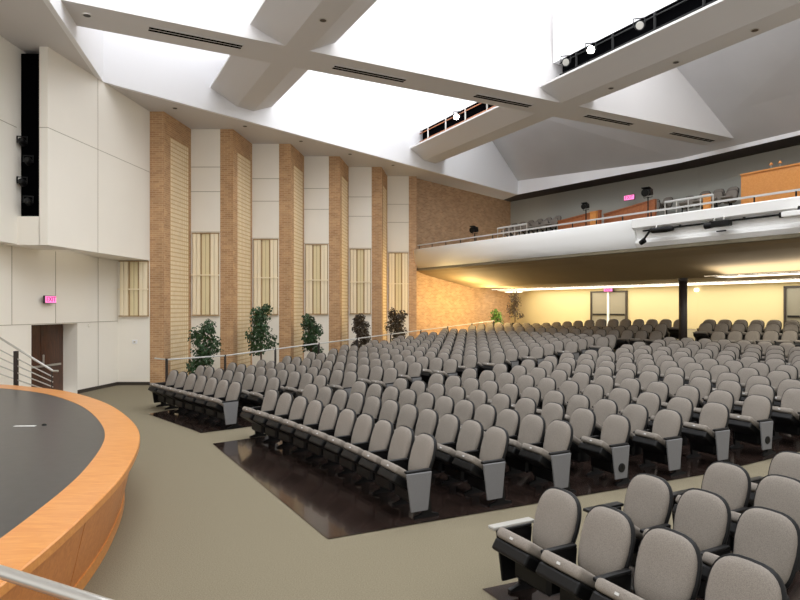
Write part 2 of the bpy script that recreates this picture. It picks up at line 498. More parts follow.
def slat_panel(x0, x1, y, z0, z1, label, group='slatted panels between the brick piers'):
    t = thing('slat_panel', label, 'wall panel', ((x0+x1)/2, y, z0), 0, group)
    w = x1-x0; h = z1-z0
    bm = bm_new(); box(bm, (0,-.015,h/2), (w,.03,h)); obj('backing', bm, M_slatg, t)
    for k in range(3):
        gw = w/3*.84; gx = -w/2 + w/3*(k+.5)
        for s in (-1,1):
            bm = bm_new(); box(bm, (gx+s*gw*.255,-.06+(.04 if k==1 else 0),h/2), (gw*.46,.06,h*.985), None, .006, 1); obj('slat', bm, M_slatm if k == 1 else M_slat, t)
    bm = bm_new(); box(bm, (0,-.11,h*.49), (w*1.06,.03,.035)); obj('middle_rail', bm, M_slat, t)
    for z in (0, h):
        bm = bm_new(); box(bm, (0,-.05,z), (w*1.02,.1,.03)); obj('frame_rail', bm, M_slatg, t)
for i in range(5):
    c = tooth(i) + Vector((.64, 1.885)); d = tooth(i+1)
    slat_panel(c.x+.06, d.x-.03, c.y, 2.15, 4.95, 'cream slatted wall panel beside the %s brick pier from the stage' % ORD[i])
    bm = bm_new()
    for z in (7.22, 6.38, 5.0): box(bm, ((c.x+d.x)/2, c.y-.004, z), (d.x-c.x, .01, .02))
    struct('trim_%d' % (i+1), bm, M_joint)

# brick wall to the rear corner
bm = bm_new(); wb0 = tooth(5)
wallbox(bm, wb0, RC + dW*.3, -.05, ZS, .3)
struct('wall_left', bm, M_brick, 'long brown brick side wall above and below the balcony')
bm = bm_new(); q = wline(2.5*5+.05, 0)
prism(bm, [wb0+Vector((0,-.02)), wb0+Vector((.36,-.02)), wb0+Vector((.36,.35)), wb0+Vector((0,.2))], -.05, ZS)
struct('wall_left', bm, M_brick, 'brick corner strip beside the last cream panel')

# stage side: door wall, recessed panel, projecting box
K0 = Vector((-8.79, 19.15)); dD = Vector((-.122, -.993))
bm = bm_new(); prism(bm, [K0 + Vector((-.2,0)), tooth(0), tooth(0)+Vector((0,.25)), K0+Vector((-.2,.25))], -.05, 4.2)
struct('wall_left', bm, M_cream, 'cream wall panel between the stage door wall and the first pier')
slat_panel(K0.x+.08, tooth(0).x-.03, K0.y, 2.15, 3.85, 'cream slatted wall panel beside the stage door, left of every pier')
s_d0, s_d1 = 1.95, 3.75      # door opening along the wall
P = lambda s: K0 + dD*s
bm = bm_new()
wallbox(bm, P(0), P(s_d0), -.05, 4.2, -.6)
wallbox(bm, P(s_d0), P(s_d1), 1.97, 4.2, -.6)
wallbox(bm, P(s_d1), P(10), -.05, 4.2, -.6)
struct('wall_stage', bm, M_cream, 'cream side wall with the stage door and exit sign')
bm = bm_new(); nd = Vector((dD.y, -dD.x)); 
if nd.x < 0: nd = -nd         # into the hall
for s in (1.0, 2.85, 4.4):
    p = P(s) + nd*.002; z0 = 2.0
    q = P(s+.015) + nd*.002; wallbox(bm, p, q, z0, 3.9, .006)
for s in (.0,):
    wallbox(bm, P(.02)+nd*.004, P(8)+nd*.004, 1.985, 2.0, .006)
    wallbox(bm, P(1.0)+nd*.004, P(1.015)+nd*.004, .1, 1.985, .006)
struct('trim_6', bm, M_joint)
# door
dm = P((s_d0+s_d1)/2) - nd*.45
ang = math.atan2(dD.y, dD.x)
t = thing('door_1', 'dark brown wooden stage door in the cream side wall', 'door', (dm.x, dm.y, 0), ang); t['kind'] = 'structure'
del t['category']
bm = bm_new()
for s in (-1,1): box(bm, (s*.45,0,.98), (.88,.05,1.95), None, .004, 1)
obj('door_leaf', bm, M_doorw, t)
bm = bm_new(); box(bm, (-.08,.0,1.0), (.04,.12,.3), None, .008, 1); box(bm, (0,-.0,.85),(1.5,.14,.05)); obj('push_bar', bm, M_steel, t)
# dark wall behind the door opening
bm = bm_new(); wallbox(bm, P(s_d0-.3)-nd*.62, P(s_d1+.3)-nd*.62, -.05, 2.3, -.1); struct('wall_behind_door', bm, M_dark)
# baseboard
bm = bm_new(); wallbox(bm, P(.0), P(s_d0), 0, .1, .015); struct('baseboard_left', bm, M_baseb)
bm = bm_new(); wallbox(bm, K0+Vector((0,-.015)), tooth(0)+Vector((0,-.015)), 0, .1, .015); struct('baseboard_left', bm, M_baseb)

def label_text(s, size, loc, rz, m, parent, name='lettering', ext=.004):
    cu = bpy.data.curves.new('t', 'FONT'); cu.body = s; cu.size = size; cu.extrude = ext; cu.align_x = 'CENTER'; cu.align_y = 'CENTER'
    to = bpy.data.objects.new('t', cu); bpy.context.scene.collection.objects.link(to)
    dg = bpy.context.evaluated_depsgraph_get(); me = bpy.data.meshes.new_from_object(to.evaluated_get(dg))
    bpy.data.objects.remove(to)
    me.materials.clear(); me.materials.append(m)
    o = bpy.data.objects.new(name, me); C.objects.link(o); o.parent = parent
    o.rotation_euler = (PI/2, 0, rz); o.location = loc; return o
def exit_sign(loc, rz, w, h, label, facing):
    t = thing('exit_sign', label, 'exit sign', loc, rz, 'pink lit exit signs')
    bm = bm_new(); box(bm, (0,.04,0), (w,.06,h), None, .01, 1); obj('housing', bm, M_exitback, t)
    bm = bm_new(); box(bm, (0,.005,-.0), (w*.94,.012,h*.85)); obj('lit_face', bm, M_exitface, t)
    label_text('EXIT', h*.85, (0,-.004,0), 0, M_exit, t)
    return t
M_exitface = emit('exit_face', (1,.22,.5,1), 1.5)
p = at(46, 301, 2.6)
pw = P(2.85) + nd*.12
ps = P(3.22) + nd*.14
ex = exit_sign((ps.x, ps.y, 2.62), math.atan2(nd.y, nd.x) + PI/2 + .0, .42, .2, 'pink lit exit sign above the dark stage door', 1)
# small wall boxes
bm = bm_new(); wp = P(1.45)+nd*.02; box(bm, (wp.x, wp.y, 1.9), (.03,.1,.1), None, .008, 1)
tag(obj('wall_box', bm, M_cream), 'small cream wall box right of the stage door top', 'wall box')
t = thing('wall_sconce', 'small white switch plate on the cream panel before the first pier', 'switch plate', (-8.25, 19.14, 1.35))
bm = bm_new(); box(bm, (0,-.01,0), (.16,.02,.12), None, .006, 1); obj('plate', bm, M_white, t)
bm = bm_new(); box(bm, (0,-.03,0), (.05,.03,.05), None, .006, 1); obj('knob', bm, M_joint, t)

# projecting upper box with dark lighting slot
BX = Vector((-8.25, 14.4)); bz = 3.88
bm = bm_new()
prism(bm, [BX, tooth(0), tooth(0)+Vector((-1.3,0)), Vector((-8.44,14.4)) + Vector((0,1.2)), Vector((-8.44,14.4))], bz, ZS)
prism(bm, [Vector((-9.3,14.42)), Vector((-8.44,14.42)), Vector((-8.44,15.6)), Vector((-9.3,15.6))], bz, 4.55)
prism(bm, [Vector((-9.3,15.6)), Vector((-8.42,15.6)), Vector((-8.42,15.7)), Vector((-9.3,15.7))], bz, ZS)
prism(bm, [Vector((-8.46,14.42)), Vector((-8.42,14.42)), Vector((-8.42,15.6)), Vector((-8.46,15.6))], bz, ZS)
struct('wall_stage', bm, M_cream, 'cream box projecting over the stage door')
bm = bm_new(); prism(bm, [Vector((-8.97,14.56)), Vector((-8.47,14.56)), Vector((-8.47,15.58)), Vector((-8.97,15.58))], 4.56, ZS-.1)
struct('wall_slot', bm, M_dark, 'black vertical lighting slot in the cream box')
bm = bm_new(); prism(bm, [Vector((-8.98,9)), Vector((-8.98,15.6)), Vector((-9.6,15.6)), Vector((-9.6,9))], 3.9, ZS)
struct('wall_stage', bm, M_cream, 'cream upper wall left of the dark slot')
bm = bm_new()
dd = (tooth(0)-BX).normalized()
for s in (2.0,): wallbox(bm, BX+dd*s+Vector((.004,0)), BX+dd*(s+.015)+Vector((.004,0)), bz, ZS, .004)
wallbox(bm, BX+Vector((.004,0)), tooth(0)+Vector((.004,0)), 6.62, 6.635, .004)
wallbox(bm, Vector((-8.44,14.396)), BX+Vector((0,-.004)), 6.62, 6.635, .004)
wallbox(bm, Vector((-8.974,9)), Vector((-8.974,14.4)), 6.62, 6.635, .004)
struct('trim_7', bm, M_joint)
for i, z in enumerate((4.9,5.35,5.85,6.3)):
    t = thing('stage_light', 'black stage spotlight in the wall slot, %s from the bottom' % ORD[i], 'spotlight', (-8.72 - (.14 if i in (1,3) else 0),14.42,z), .3, 'spotlights in the dark wall slot')
    bm = bm_new(); lathe(bm, [(.05,.12),(.08,.05),(.085,-.1)], (0,0,0), 14, Matrix.Rotation(PI/2.2,3,'X')); obj('body', bm, M_blackm, t)
    bm = bm_new(); box(bm, (0,0,.12), (.2,.03,.02)); box(bm, (.1,0,.05), (.02,.03,.16)); box(bm, (-.1,0,.05), (.02,.03,.16)); obj('yoke', bm, M_blackm, t)

# ------------------------------------------------------------------ ceiling
fr = Vector((.231,-.973))        # front edge of the coffer
F1 = lip0 + fr*16
def V3(p, z): return Vector((p.x, p.y, z))
bm = bm_new()
out = W0 - nW*2.6
Wrear = isect(out, dW, RC + nR1*.3, dR1)
Wback = out - dW*14
# side soffit
prism(bm, [lip0, LC, Wrear, out - dW*9], ZS, ZS+.12)
q = out - dW*9
prism(bm, [lip0, q, Vector((q.x-2, 0)), F1], ZS, ZS+.12)
struct('ceiling', bm, M_beam, 'pale grey flat soffit around the coffered ceiling')
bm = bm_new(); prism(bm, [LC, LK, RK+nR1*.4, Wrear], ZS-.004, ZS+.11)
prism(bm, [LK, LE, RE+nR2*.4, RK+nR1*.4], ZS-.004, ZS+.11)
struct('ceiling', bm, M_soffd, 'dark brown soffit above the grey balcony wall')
# upstands
bm = bm_new()
wallbox(bm, lip0+nW*.02, LC+nW*.02, ZS-.002, ZT+.1, .12)
wallbox(bm, F1+Vector((.02,0)), lip0+Vector((.02,0)), ZS-.002, ZT+.1, .12)
wallbox(bm, LC-nR1*.02, LK-nR1*.02, ZS-.002, 9.35, .12)
wallbox(bm, LK-nR2*.02, LE-nR2*.02, ZS-.002, 8.75, .12)
struct('ceiling', bm, M_white, 'white upright faces of the ceiling coffer')
# rear sloping grey planes (rise towards the front)
def gz(p): return 9.27 - .58*(p.x-6.5) - .351*(p.y-33)
bm = bm_new()
up = Vector((-.855,-.518))
g0 = V3(LC + dR1*-.0, 9.25); g1 = V3(LK, 8.68); g2 = V3(LE, 8.62)
h = (ZT-9.2)/.68
t0 = g0 + Vector((dR1.y*-0,0,0))
# points upslope
u0 = V3(wline((LC-W0).dot(dW)-5.2, 1.45), ZT); u1 = V3(LK - nR1*5.0, ZT); u2 = V3(LE - nR2*5.6, ZT)
for a_, b_, c_, d_ in ((g0,g1,u1,u0),(g1,g2,u2,u1)):
    lo = [a_, b_, c_, d_]; n_ = Vector((0,0,.1))
    strip_prism(bm, lo, [p+n_ for p in lo])
struct('ceiling', bm, M_greyceil, 'grey rear ceiling plane sloping down to the balcony wall')
# skylights
def quadobj(name, pts, z, m, label):
    bm = bm_new(); prism(bm, pts, z, z+.05); return struct(name, bm, m, label)
sk = [lip0 + nW*0, Vector((u0.x,u0.y)), Vector((u1.x,u1.y)), Vector((u2.x,u2.y)), F1 + Vector((6,0)), F1]
quadobj('window_1', sk, ZT+.0, M_sky, 'bright luminous skylight above the ceiling beams')

# girder A with its tall sides, and cross beams with catwalks
def uvp(u, v, z): return UV(u, v, z)
vA0, vA1 = 14.8, 16.0
def vleft(u, off=1.45):      # v where a line of constant u meets the lip line
    p = isect(Vector((UV(u,0).x, UV(u,0).y)), Vector((B.x,B.y)), W0+nW*off, dW); return p.x*B.x + p.y*B.y
pe = at(737,138,ZB); uEnd = tuv(pe)[0]
pf = isect(Vector((UV(0,vA1).x,UV(0,vA1).y)), Vector((A.x,A.y)), lip0, fr); uF = pf.x*A.x + pf.y*A.y
pf2 = isect(Vector((UV(0,vA0).x,UV(0,vA0).y)), Vector((A.x,A.y)), lip0, fr); uF2 = pf2.x*A.x + pf2.y*A.y
bm = bm_new()
sec = lambda uu, uu2: [uvp(uu2,vA0,ZB), uvp(uu,vA1,ZB), uvp(uu,vA1-.3,ZT), uvp(uu2,vA0+.45,ZT)]
strip_prism(bm, sec(uF-.3, uF2-.3), [uvp(uEnd,vA0,ZB), uvp(uEnd-.2,vA1,ZB), uvp(uEnd-4.5,vA1-.3,ZT), uvp(uEnd-4.8,vA0+.45,ZT)])
struct('ceiling', bm, M_beam, 'long main ceiling girder with air slots')
# cross beams
def cross_beam(u0_, u1_, vn, name):
    vf = vleft((u0_+u1_)/2) - .02
    for k, (va, vb) in enumerate(((vA1-.002, vf), (vn, vA0+.002))):
        skew = -.18 if k == 0 else 0       # end follows the side wall
        def s(v, sk=0):
            e = lambda u: v + (vleft(u)-vf)*sk
            return [uvp(u0_-.88,e(u0_-.88),9.24), uvp(u0_-.88,e(u0_-.88),9.30), uvp(u0_-.3,e(u0_-.3),9.30), uvp(u0_-.05,e(u0_),9.12), uvp(u1_+.05,e(u1_),9.12), uvp(u1_+.3,e(u1_+.3),9.30),
                    uvp(u1_+.7,e(u1_+.7),9.30), uvp(u1_+.7,e(u1_+.7),9.24), uvp(u1_,e(u1_),ZB), uvp(u0_,e(u0_),ZB)]
        bm = bm_new(); strip_prism(bm, s(va), s(vb, 1 if k == 0 else 0))
        struct('ceiling', bm, M_beam, 'pale trough beam crossing under the skylight')
        # catwalk: black band, white box above
        cu0, cu1 = u0_-.22, u1_+.2
        bm = bm_new(); 
        pts = [UV(cu0,va), UV(cu1,va), UV(cu1,vb-.4), UV(cu0,vb-.4)]
        if k == 1: pts = [UV(cu0,va), UV(cu1,va), UV(cu1,vb-.3), UV(cu0,vb-.3)]
        prism(bm, pts, 9.2, 10.14)
        struct('ceiling', bm, M_dark, 'black lighting catwalk above a trough beam')
        bm = bm_new(); pts = [UV(cu0-.02,va), UV(cu1+.02,va), UV(cu1+.02,vb+.1), UV(cu0-.02,vb+.1)]
        prism(bm, pts, 10.14, ZT)
        struct('ceiling', bm, M_white, 'white box above the lighting catwalk')
        # rail and posts in front of the band
        t = thing('catwalk_rail', 'steel pipe rail along the %s part of the %s catwalk' % (('far','near')[k], name), 'rail', UV(cu0-.06,(va+vb)/2,9.30), 0, 'catwalk pipe rails')
        L = vb-va-.5
        o0 = UV(0,-L/2,0); o1 = UV(0,L/2,0)
        bm = bm_new(); tube(bm, [o0+Vector((0,0,.35)), o1+Vector((0,0,.35))], .02); tube(bm, [o0+Vector((0,0,.7)), o1+Vector((0,0,.7))], .02); obj('pipe', bm, M_redwood if k == 0 else M_blackm, t)
        n_ = max(2, int(L/1.3))
        for i in range(n_):
            bm = bm_new(); pp = o0.lerp(o1, (i+.5)/n_); box(bm, pp+Vector((0,0,.4)), (.05,.05,.8)); obj('post', bm, M_steel if k == 0 else M_blackm, t)
cross_beam(4.65, 5.27, 3.0, 'left'); cross_beam(13.65, 14.4, 3.0, 'right')
# catwalk spotlights
lampspec = [(13.36,13.9,'far small'),(13.36,12.9,'bright'),(13.36,11.2,'tilted'),(13.36,8.6,'topmost'),(13.36,19.8,'lone')]
for i, (u, v, w) in enumerate(lampspec):
    t = thing('stage_light', '%s theatre spotlight on the right ceiling catwalk%s' % (w, ' beyond the girder' if v > 16 else ''), 'spotlight', UV(u-.36,v,9.74), -.25, 'spotlights on the ceiling catwalk')
    bm = bm_new(); lathe(bm, [(.07,.2),(.11,.1),(.12,-.1),(.13,-.12)], (0,0,0), 16, Matrix.Rotation(-PI/2.6,3,'X')); obj('body', bm, M_blackm, t)
    bm = bm_new(); lathe(bm, [(.1,-.122),(.09,-.135)], (0,0,0), 16, Matrix.Rotation(-PI/2.6,3,'X')); obj('lens', bm, M_lamp if i in (1,3,4) else M_steel, t)
    bm = bm_new(); box(bm, (0,.02,.2), (.3,.03,.02)); box(bm, (.14,.02,.1), (.02,.03,.2)); box(bm, (-.14,.02,.1), (.02,.03,.2)); obj('yoke', bm, M_blackm, t)
# air slots in the girder
for i, (x0,y0,x1,y1) in enumerate(((148,27,242,47),(333,66,405,80.5),(474,95,531,105.5),(585,115,632,124),(672,132,712,141))):
    p0 = at(x0,y0,ZB); p1 = at(x1,y1,ZB); c = (p0+p1)/2; L = (p1-p0).length
    t = thing('linear_air_diffuser', 'black double slot air diffuser in the girder, %s from the stage' % ORD[i], 'air vent', (c.x,c.y,ZB-.012), math.atan2(A.y,A.x), 'air diffusers in the main girder')
    bm = bm_new(); box(bm, (0,0,0), (L,.30,.02)); obj('frame', bm, M_beam, t)
    for s in (-1,1):
        bm = bm_new(); box(bm, (0,s*.065,-.008), (L*.98,.075,.02)); obj('slot', bm, M_dark, t)
# downlights
def downlight(p, z, label, r=.09):
    t = thing('recessed_downlight', label, 'downlight', (p.x,p.y,z), 0, 'recessed ceiling downlights')
    bm = bm_new(); lathe(bm, [(r,.0),(r*1.15,-.012),(r*.9,-.014)], n=18); obj('trim_ring', bm, M_steel, t)
    bm = bm_new(); lathe(bm, [(r*.85,-.013),(r*.8,-.017)], n=18); obj('lens', bm, M_column, t)
for (x,y,w) in ((611,88,'far'),(676,62,'middle'),(755,30,'near')): downlight(at(x,y,ZB), ZB, 'small round downlight, %s one in the right cross beam' % w)
downlight(at(323,20,ZB), ZB, 'small round downlight under the left cross beam')
for i,(x,y) in enumerate(((175,109),(245,127),(301,142),(350,155),(393,166))): downlight(at(x,y-1,ZS), ZS, 'small round soffit downlight, %s along the brick piers' % ORD[i], .08)
downlight(at(87,15,ZS), ZS, 'small round downlight above the projecting cream box')

# ------------------------------------------------------------------ balcony
BF0 = Vector((.56,28.7)); BF1 = Vector((9.73,14.96)); dB = (BF1-BF0).normalized(); nB = Vector((-dB.y, dB.x))
if nB.x < 0: nB = -nB
BW0 = isect(BF0, dB, W0, dW)
Lb = 26.0
def bp(s, d, z): 
    q = BW0 + dB*s + nB*d; return Vector((q.x,q.y,z))
def ratio_s(px):
    r = (px-CX)/F; return (r*BW0.y - BW0.x)/(dB.x - r*dB.y)
sN = ratio_s(633)
prof = [(.22,5.12),(.03,5.12),(0,5.08),(0,4.8),(.02,4.58),(.08,4.4),(.18,4.26),(.3,4.18)]
back = [(.3,4.35),(.22,4.4)]
bm = bm_new(); sweep(bm, [[bp(s,d,z) for d,z in prof+back] for s in (0, sN)])
struct('wall_balcony', bm, M_balc, 'rounded white balcony front', True)
prof2 = [(.22,5.12),(-.02,5.12),(-.05,5.09),(-.05,4.84),(.02,4.80),(.16,4.78),(.2,4.52),(.12,4.45),(.1,4.38),(.18,4.26),(.3,4.18)]
bm = bm_new(); sweep(bm, [[bp(s,d,z) for d,z in prof2+back] for s in (sN, Lb)])
o = struct('wall_balcony', bm, M_balc, 'white balcony front with equipment ledge')
# underside: slope, then flat
def rearpt(s):    # rear wall point opposite
    q = BW0 + dB*s; a = isect(q, nB, RC, dR1); b = isect(q, nB, RK, dR2)
    return a if (a-RC).dot(dR1) < (RK-RC).length else b
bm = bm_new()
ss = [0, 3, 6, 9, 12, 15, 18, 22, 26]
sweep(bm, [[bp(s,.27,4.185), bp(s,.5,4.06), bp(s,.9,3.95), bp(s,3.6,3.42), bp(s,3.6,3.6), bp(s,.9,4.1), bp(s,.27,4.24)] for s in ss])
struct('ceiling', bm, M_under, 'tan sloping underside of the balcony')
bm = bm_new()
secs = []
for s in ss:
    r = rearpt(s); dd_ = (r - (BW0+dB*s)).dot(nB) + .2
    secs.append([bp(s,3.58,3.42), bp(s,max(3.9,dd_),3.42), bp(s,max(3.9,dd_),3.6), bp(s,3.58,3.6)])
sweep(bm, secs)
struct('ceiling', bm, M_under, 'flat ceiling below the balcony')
# light strips
def rear_px(px, off):
    lo, hi = -2.0, 30.0
    for _ in range(40):
        m_ = (lo+hi)/2; q = rear_in(m_, off)
        if q.y > .3 and CX + F*q.x/q.y < px: lo = m_
        else: hi = m_
    return lo
def rear_in(s1, off):     # point along rear wall, off into the hall
    L1 = (RK-RC).length
    q = RC + dR1*s1 - nR1*off if s1 < L1 else RK + dR2*(s1-L1) - nR2*off
    return q
def strip(s0, s1, o0, o1, label):
    t = thing('cove_light', label, 'light', V3(rear_in((s0+s1)/2,(o0+o1)/2),3.40), 0, 'luminous ceiling strips under the balcony')
    base = t.location.copy()
    n = 6; rp = [[rear_in(s0+(s1-s0)*i/n, o) for o in (o0,o1)] for i in range(n+1)]
    bm = bm_new(); sweep(bm, [[V3(a,3.385)-base, V3(b,3.385)-base, V3(b,3.40)-base, V3(a,3.40)-base] for a,b in rp]); obj('diffuser', bm, M_strip, t)
    bm = bm_new()
    for o in (0,1):
        sweep(bm, [[V3(p[o],3.36)-base, V3(p[o],3.42)-base, V3(p[o],3.42)-base+Vector((.04,.04,0)), V3(p[o],3.36)-base+Vector((.04,.04,0))] for p in rp])
    obj('frame', bm, M_under, t)
strip(.8, 26, .3, 2.4, 'long warm light strip in the ceiling along the rear wall')
strip(rear_px(728,5.4), 26, 5.4, 6.6, 'shorter light strip in the ceiling right of the dark column')
t = thing('disc_light', 'round flush ceiling light near the rear brick corner', 'light', V3(rear_in(1.3,1.15),3.35))
bm = bm_new(); lathe(bm, [(.9,.05),(.9,.0),(.75,-.05),(.3,-.07)], n=28); obj('shade', bm, M_balc, t, True)
bm = bm_new(); lathe(bm, [(.5,-.07),(.45,-.09)], n=24); obj('lens', bm, M_spot, t)
# rear walls, lower and upper
bm = bm_new(); wallbox(bm, RC, RK, 0, 3.5, .25); wallbox(bm, RK, RE, 0, 3.5, .25)
struct('wall_rear', bm, M_rear, 'pale yellow rear wall below the balcony')
bm = bm_new(); wallbox(bm, RC, RK, 3.5, ZS, .25); wallbox(bm, RK, RE, 3.5, ZS, .25)
struct('wall_rear', bm, M_upwall, 'grey wall behind the balcony seats')
# rear doors
def rear_s(px):
    r = (px-CX)/F
    for (P0,d,L0,Lm) in ((RC,dR1,0,(RK-RC).length),(RK,dR2,(RK-RC).length,99)):
        s = (r*P0.y-P0.x)/(d.x-r*d.y)
        if -.01 <= s <= Lm: return s+L0
    return 0
def rear_door(n, px0, px1, label):
    s0, s1 = rear_s(px0), rear_s(px1); a, b = rear_in(s0,.02), rear_in(s1,.02); c = (a+b)/2; L = (b-a).length
    zf = 1.36
    t = thing('door_%d' % n, label, 'door', (c.x,c.y,zf), math.atan2((b-a).y,(b-a).x)); t['kind'] = 'structure'; del t['category']
    bm = bm_new()
    H = 3.2-zf
    for s in (-1,1): box(bm, (s*L/2,-.02,H/2), (.08,.12,H)); 
    box(bm, (0,-.02,H), (L+.08,.12,.08)); obj('door_frame', bm, M_column, t)
    for s in (-1,1):
        bm = bm_new(); box(bm, (s*L/4,.0,H/2), (L/2-.08,.06,H-.05)); lf = obj('door_leaf', bm, M_doorg, t)
        bm = bm_new(); box(bm, (s*L/4,-.05,.72), (L/2-.2,.05,.08)); obj('push_bar', bm, M_blackm, lf)
    bm = bm_new(); box(bm, (0,-.05,H/2), (.1,.06,H)); obj('mullion', bm, M_balc, t)
    return a, b, c
a,b,c = rear_door(2, 592, 627, 'grey double door in the rear wall under an exit sign')
rear_door(3, 786, 822, 'grey double door at the right edge of the rear wall')
rz = math.atan2(dR1.y, dR1.x)
q = rear_in(rear_px(608,.3), .3); exit_sign((q.x,q.y,3.28), rz, .5, .17, 'pink lit exit sign over the rear double door', 1)
q = rear_in(rear_px(629,.5), .5); exit_sign((q.x,q.y,2.4+(308-197.5)/615*q.y), rz, .55, .25, 'pink lit exit sign on the grey wall behind the balcony', 1)
q = rear_in(rear_s(698), .1)
t = thing('wall_lamp', 'small round lit wall lamp right of the dark column', 'wall lamp', (q.x,q.y,2.4+18/615*q.y))
bm = bm_new(); lathe(bm, [(.03,-.08),(.1,-.04),(.1,.05),(.05,.08)], n=14); obj('globe', bm, M_spot, t, True)
bm = bm_new(); box(bm, (.04,.07,0), (.05,.1,.05)); obj('bracket', bm, M_steel, t)
# column
cu_, cD = .46, 21.0
t = thing('column', 'dark round column holding up the balcony', 'column', (.4602*cD, cD, floor_z(18.4,14)))
bm = bm_new(); lathe(bm, [(.135,0),(.135,3.42-floor_z(18.4,14))], n=24); obj('shaft', bm, M_column, t, True)
bm = bm_new(); lathe(bm, [(.19,0),(.19,.12),(.14,.14)], n=24); obj('base', bm, M_blackm, t)
bm = bm_new(); lathe(bm, [(.14,3.3-floor_z(18.4,14)),(.16,3.34-floor_z(18.4,14)),(.16,3.42-floor_z(18.4,14))], n=24); obj('collar', bm, M_column, t)

# balcony rake and seats
bm = bm_new()
def bz_(d): return 4.25 + max(0,d-1.2)*.295
secs = []
for s in ss:
    r = rearpt(s); dd_ = max(1.5,(r - (BW0+dB*s)).dot(nB)) + .1
    secs.append([bp(s,.2,4.25), bp(s,1.2,4.25), bp(s,dd_,bz_(dd_)), bp(s,dd_,3.61), bp(s,.9,4.11), bp(s,.2,4.15)])
sweep(bm, secs); struct('floor', bm, M_carpet, 'raked balcony floor')
bseat = 0
def balcony_seat(p, label, first=[None]):
    global bseat
    rz = math.atan2(dR1.y, dR1.x)
    if first[0] is None:
        t = thing('balcony_chair', label, 'seat', p, rz, 'balcony seats')
        for nm, key, m in (('backrest','bk',M_fabric),('back_shell','sh',M_black),('seat_cushion','cu',M_fabric),('leg','leg',M_blackm)):
            o = bpy.data.objects.new(nm, me_cache[key]); C.objects.link(o); o.parent = t
        first[0] = (t, [c for c in C.objects if c.parent == t])
    else:
        r = first[0][0].copy(); C.objects.link(r); r.location = p; r['label'] = label
        for c in first[0][1]:
            d = c.copy(); C.objects.link(d); d.parent = r
for row, off in enumerate((.75,1.75)):
    s1 = 1.0; j = 0
    while s1 < 14.5:
        q = rear_in(s1, off)
        px = CX + F*q.x/q.y
        d_ = (q - BW0).dot(nB)
        skip = (562 < px < 650) or (px > 734)
        if px > 508 and not skip and abs(s1-(RK-RC).length) > .35:
            balcony_seat((q.x,q.y,bz_(d_)), 'grey seat in the balcony, %s row from the wall, %s from the left corner' % (ORD[row], ORD[min(j,31)]))
        j += 1; s1 += .6
# timber partitions on the balcony
def partition(px0, px1, off, z0a, z1a, z1b, m, label, name='timber_partition'):
    a = rear_in(rear_px(px0,off), off); b = rear_in(rear_px(px1,off), off); c = (a+b)/2
    t = thing(name, label, 'partition', (c.x,c.y,z0a)); base = Vector((c.x,c.y,z0a))
    d = (b-a).normalized(); n = Vector((-d.y,d.x))*.12
    lo = [V3(a,z0a)-base, V3(b,z0a)-base, V3(b,z1b)-base, V3(a,z1a)-base]
    bm = bm_new(); strip_prism(bm, lo, [p+V3(n,0) for p in lo]); obj('panel', bm, m, t)
    bm = bm_new(); e = Vector((0,0,.05)); nn = V3(n,0)
    lo = [V3(a,z1a)-base-nn*.3, V3(b,z1b)-base-nn*.3, V3(b,z1b)-base+e-nn*.3, V3(a,z1a)-base+e-nn*.3]
    strip_prism(bm, lo, [p+nn*1.6 for p in lo]); obj('cap', bm, m, t)
def zat(px, py, off):
    q = rear_in(rear_px(px,off), off); return 2.4 + (308-py)/615*q.y
partition(558, 600, 3.0, 5.3, zat(558,222,3.0), zat(600,211,3.0), M_redwood, 'red brown wooden partition at the left of the balcony stairs')
partition(604, 655, 2.6, 5.3, zat(604,215,2.6), zat(655,200,2.6), M_redwood, 'red brown wooden partition below the balcony exit sign')
partition(590, 596, 3.6, 5.3, zat(590,213,3.6), zat(596,212,3.6), M_booth, 'small pale wooden post block between the brown partitions', 'timber_post')
partition(703, 709, 4.2, 5.3, zat(703,196,4.2), zat(709,195,4.2), M_booth, 'small orange wooden post block beside the balcony rail', 'timber_post')
# control booth
a = rear_in(rear_px(741,3.0), 3.0); b = rear_in(rear_px(800,3.0), 3.0) ; b2 = b + (b-a)*1.2
za, zb = 2.4+(308-176)/615*a.y, 2.4+(308-164)/615*b.y
zb = (za+zb)/2
base = V3((a+b2)/2, 5.2); t = thing('control_booth', 'orange wooden control booth front on the balcony', 'booth', base)
d = (b2-a).normalized(); n = V3(Vector((-d.y,d.x)), 0)
if n.x < 0: n = -n
bm = bm_new(); lo = [V3(a,5.2)-base, V3(b2,5.2)-base, V3(b2,zb)-base, V3(a,zb)-base]; strip_prism(bm, lo, [p+n*.1 for p in lo]); obj('front_panel', bm, M_booth, t)
bm = bm_new(); lo = [V3(a,5.2)-base+n*.1, V3(a,zb)-base+n*.1, V3(a,zb)-base+n*2, V3(a,5.2)-base+n*2]; strip_prism(bm, lo, [p+V3(d,0)*.1 for p in lo]); obj('side_panel', bm, M_booth, t)
bm = bm_new(); lo = [V3(a,zb)-base-n*.05, V3(b2,zb)-base-n*.05, V3(b2,zb)-base+n*.3, V3(a,zb)-base+n*.3]; strip_prism(bm, lo, [p+Vector((0,0,.05)) for p in lo]); obj('counter_top', bm, M_booth, t)
q = a + d*1.0
for i in range(2):
    t = thing('desk_lamp', 'small brass lamp on the control booth top, %s one' % ('left','right')[i], 'lamp', V3(q+d*.3*i+Vector((n.x,n.y))*.1, zb+.05), 0, 'small lamps on the control booth')
    bm = bm_new(); lathe(bm, [(.05,0),(.05,.02),(.012,.03),(.012,.16)], n=12); obj('stem', bm, M_steel, t)
    bm = bm_new(); lathe(bm, [(.03,.22),(.06,.14),(.05,.14)], n=12); obj('shade', bm, M_booth, t)

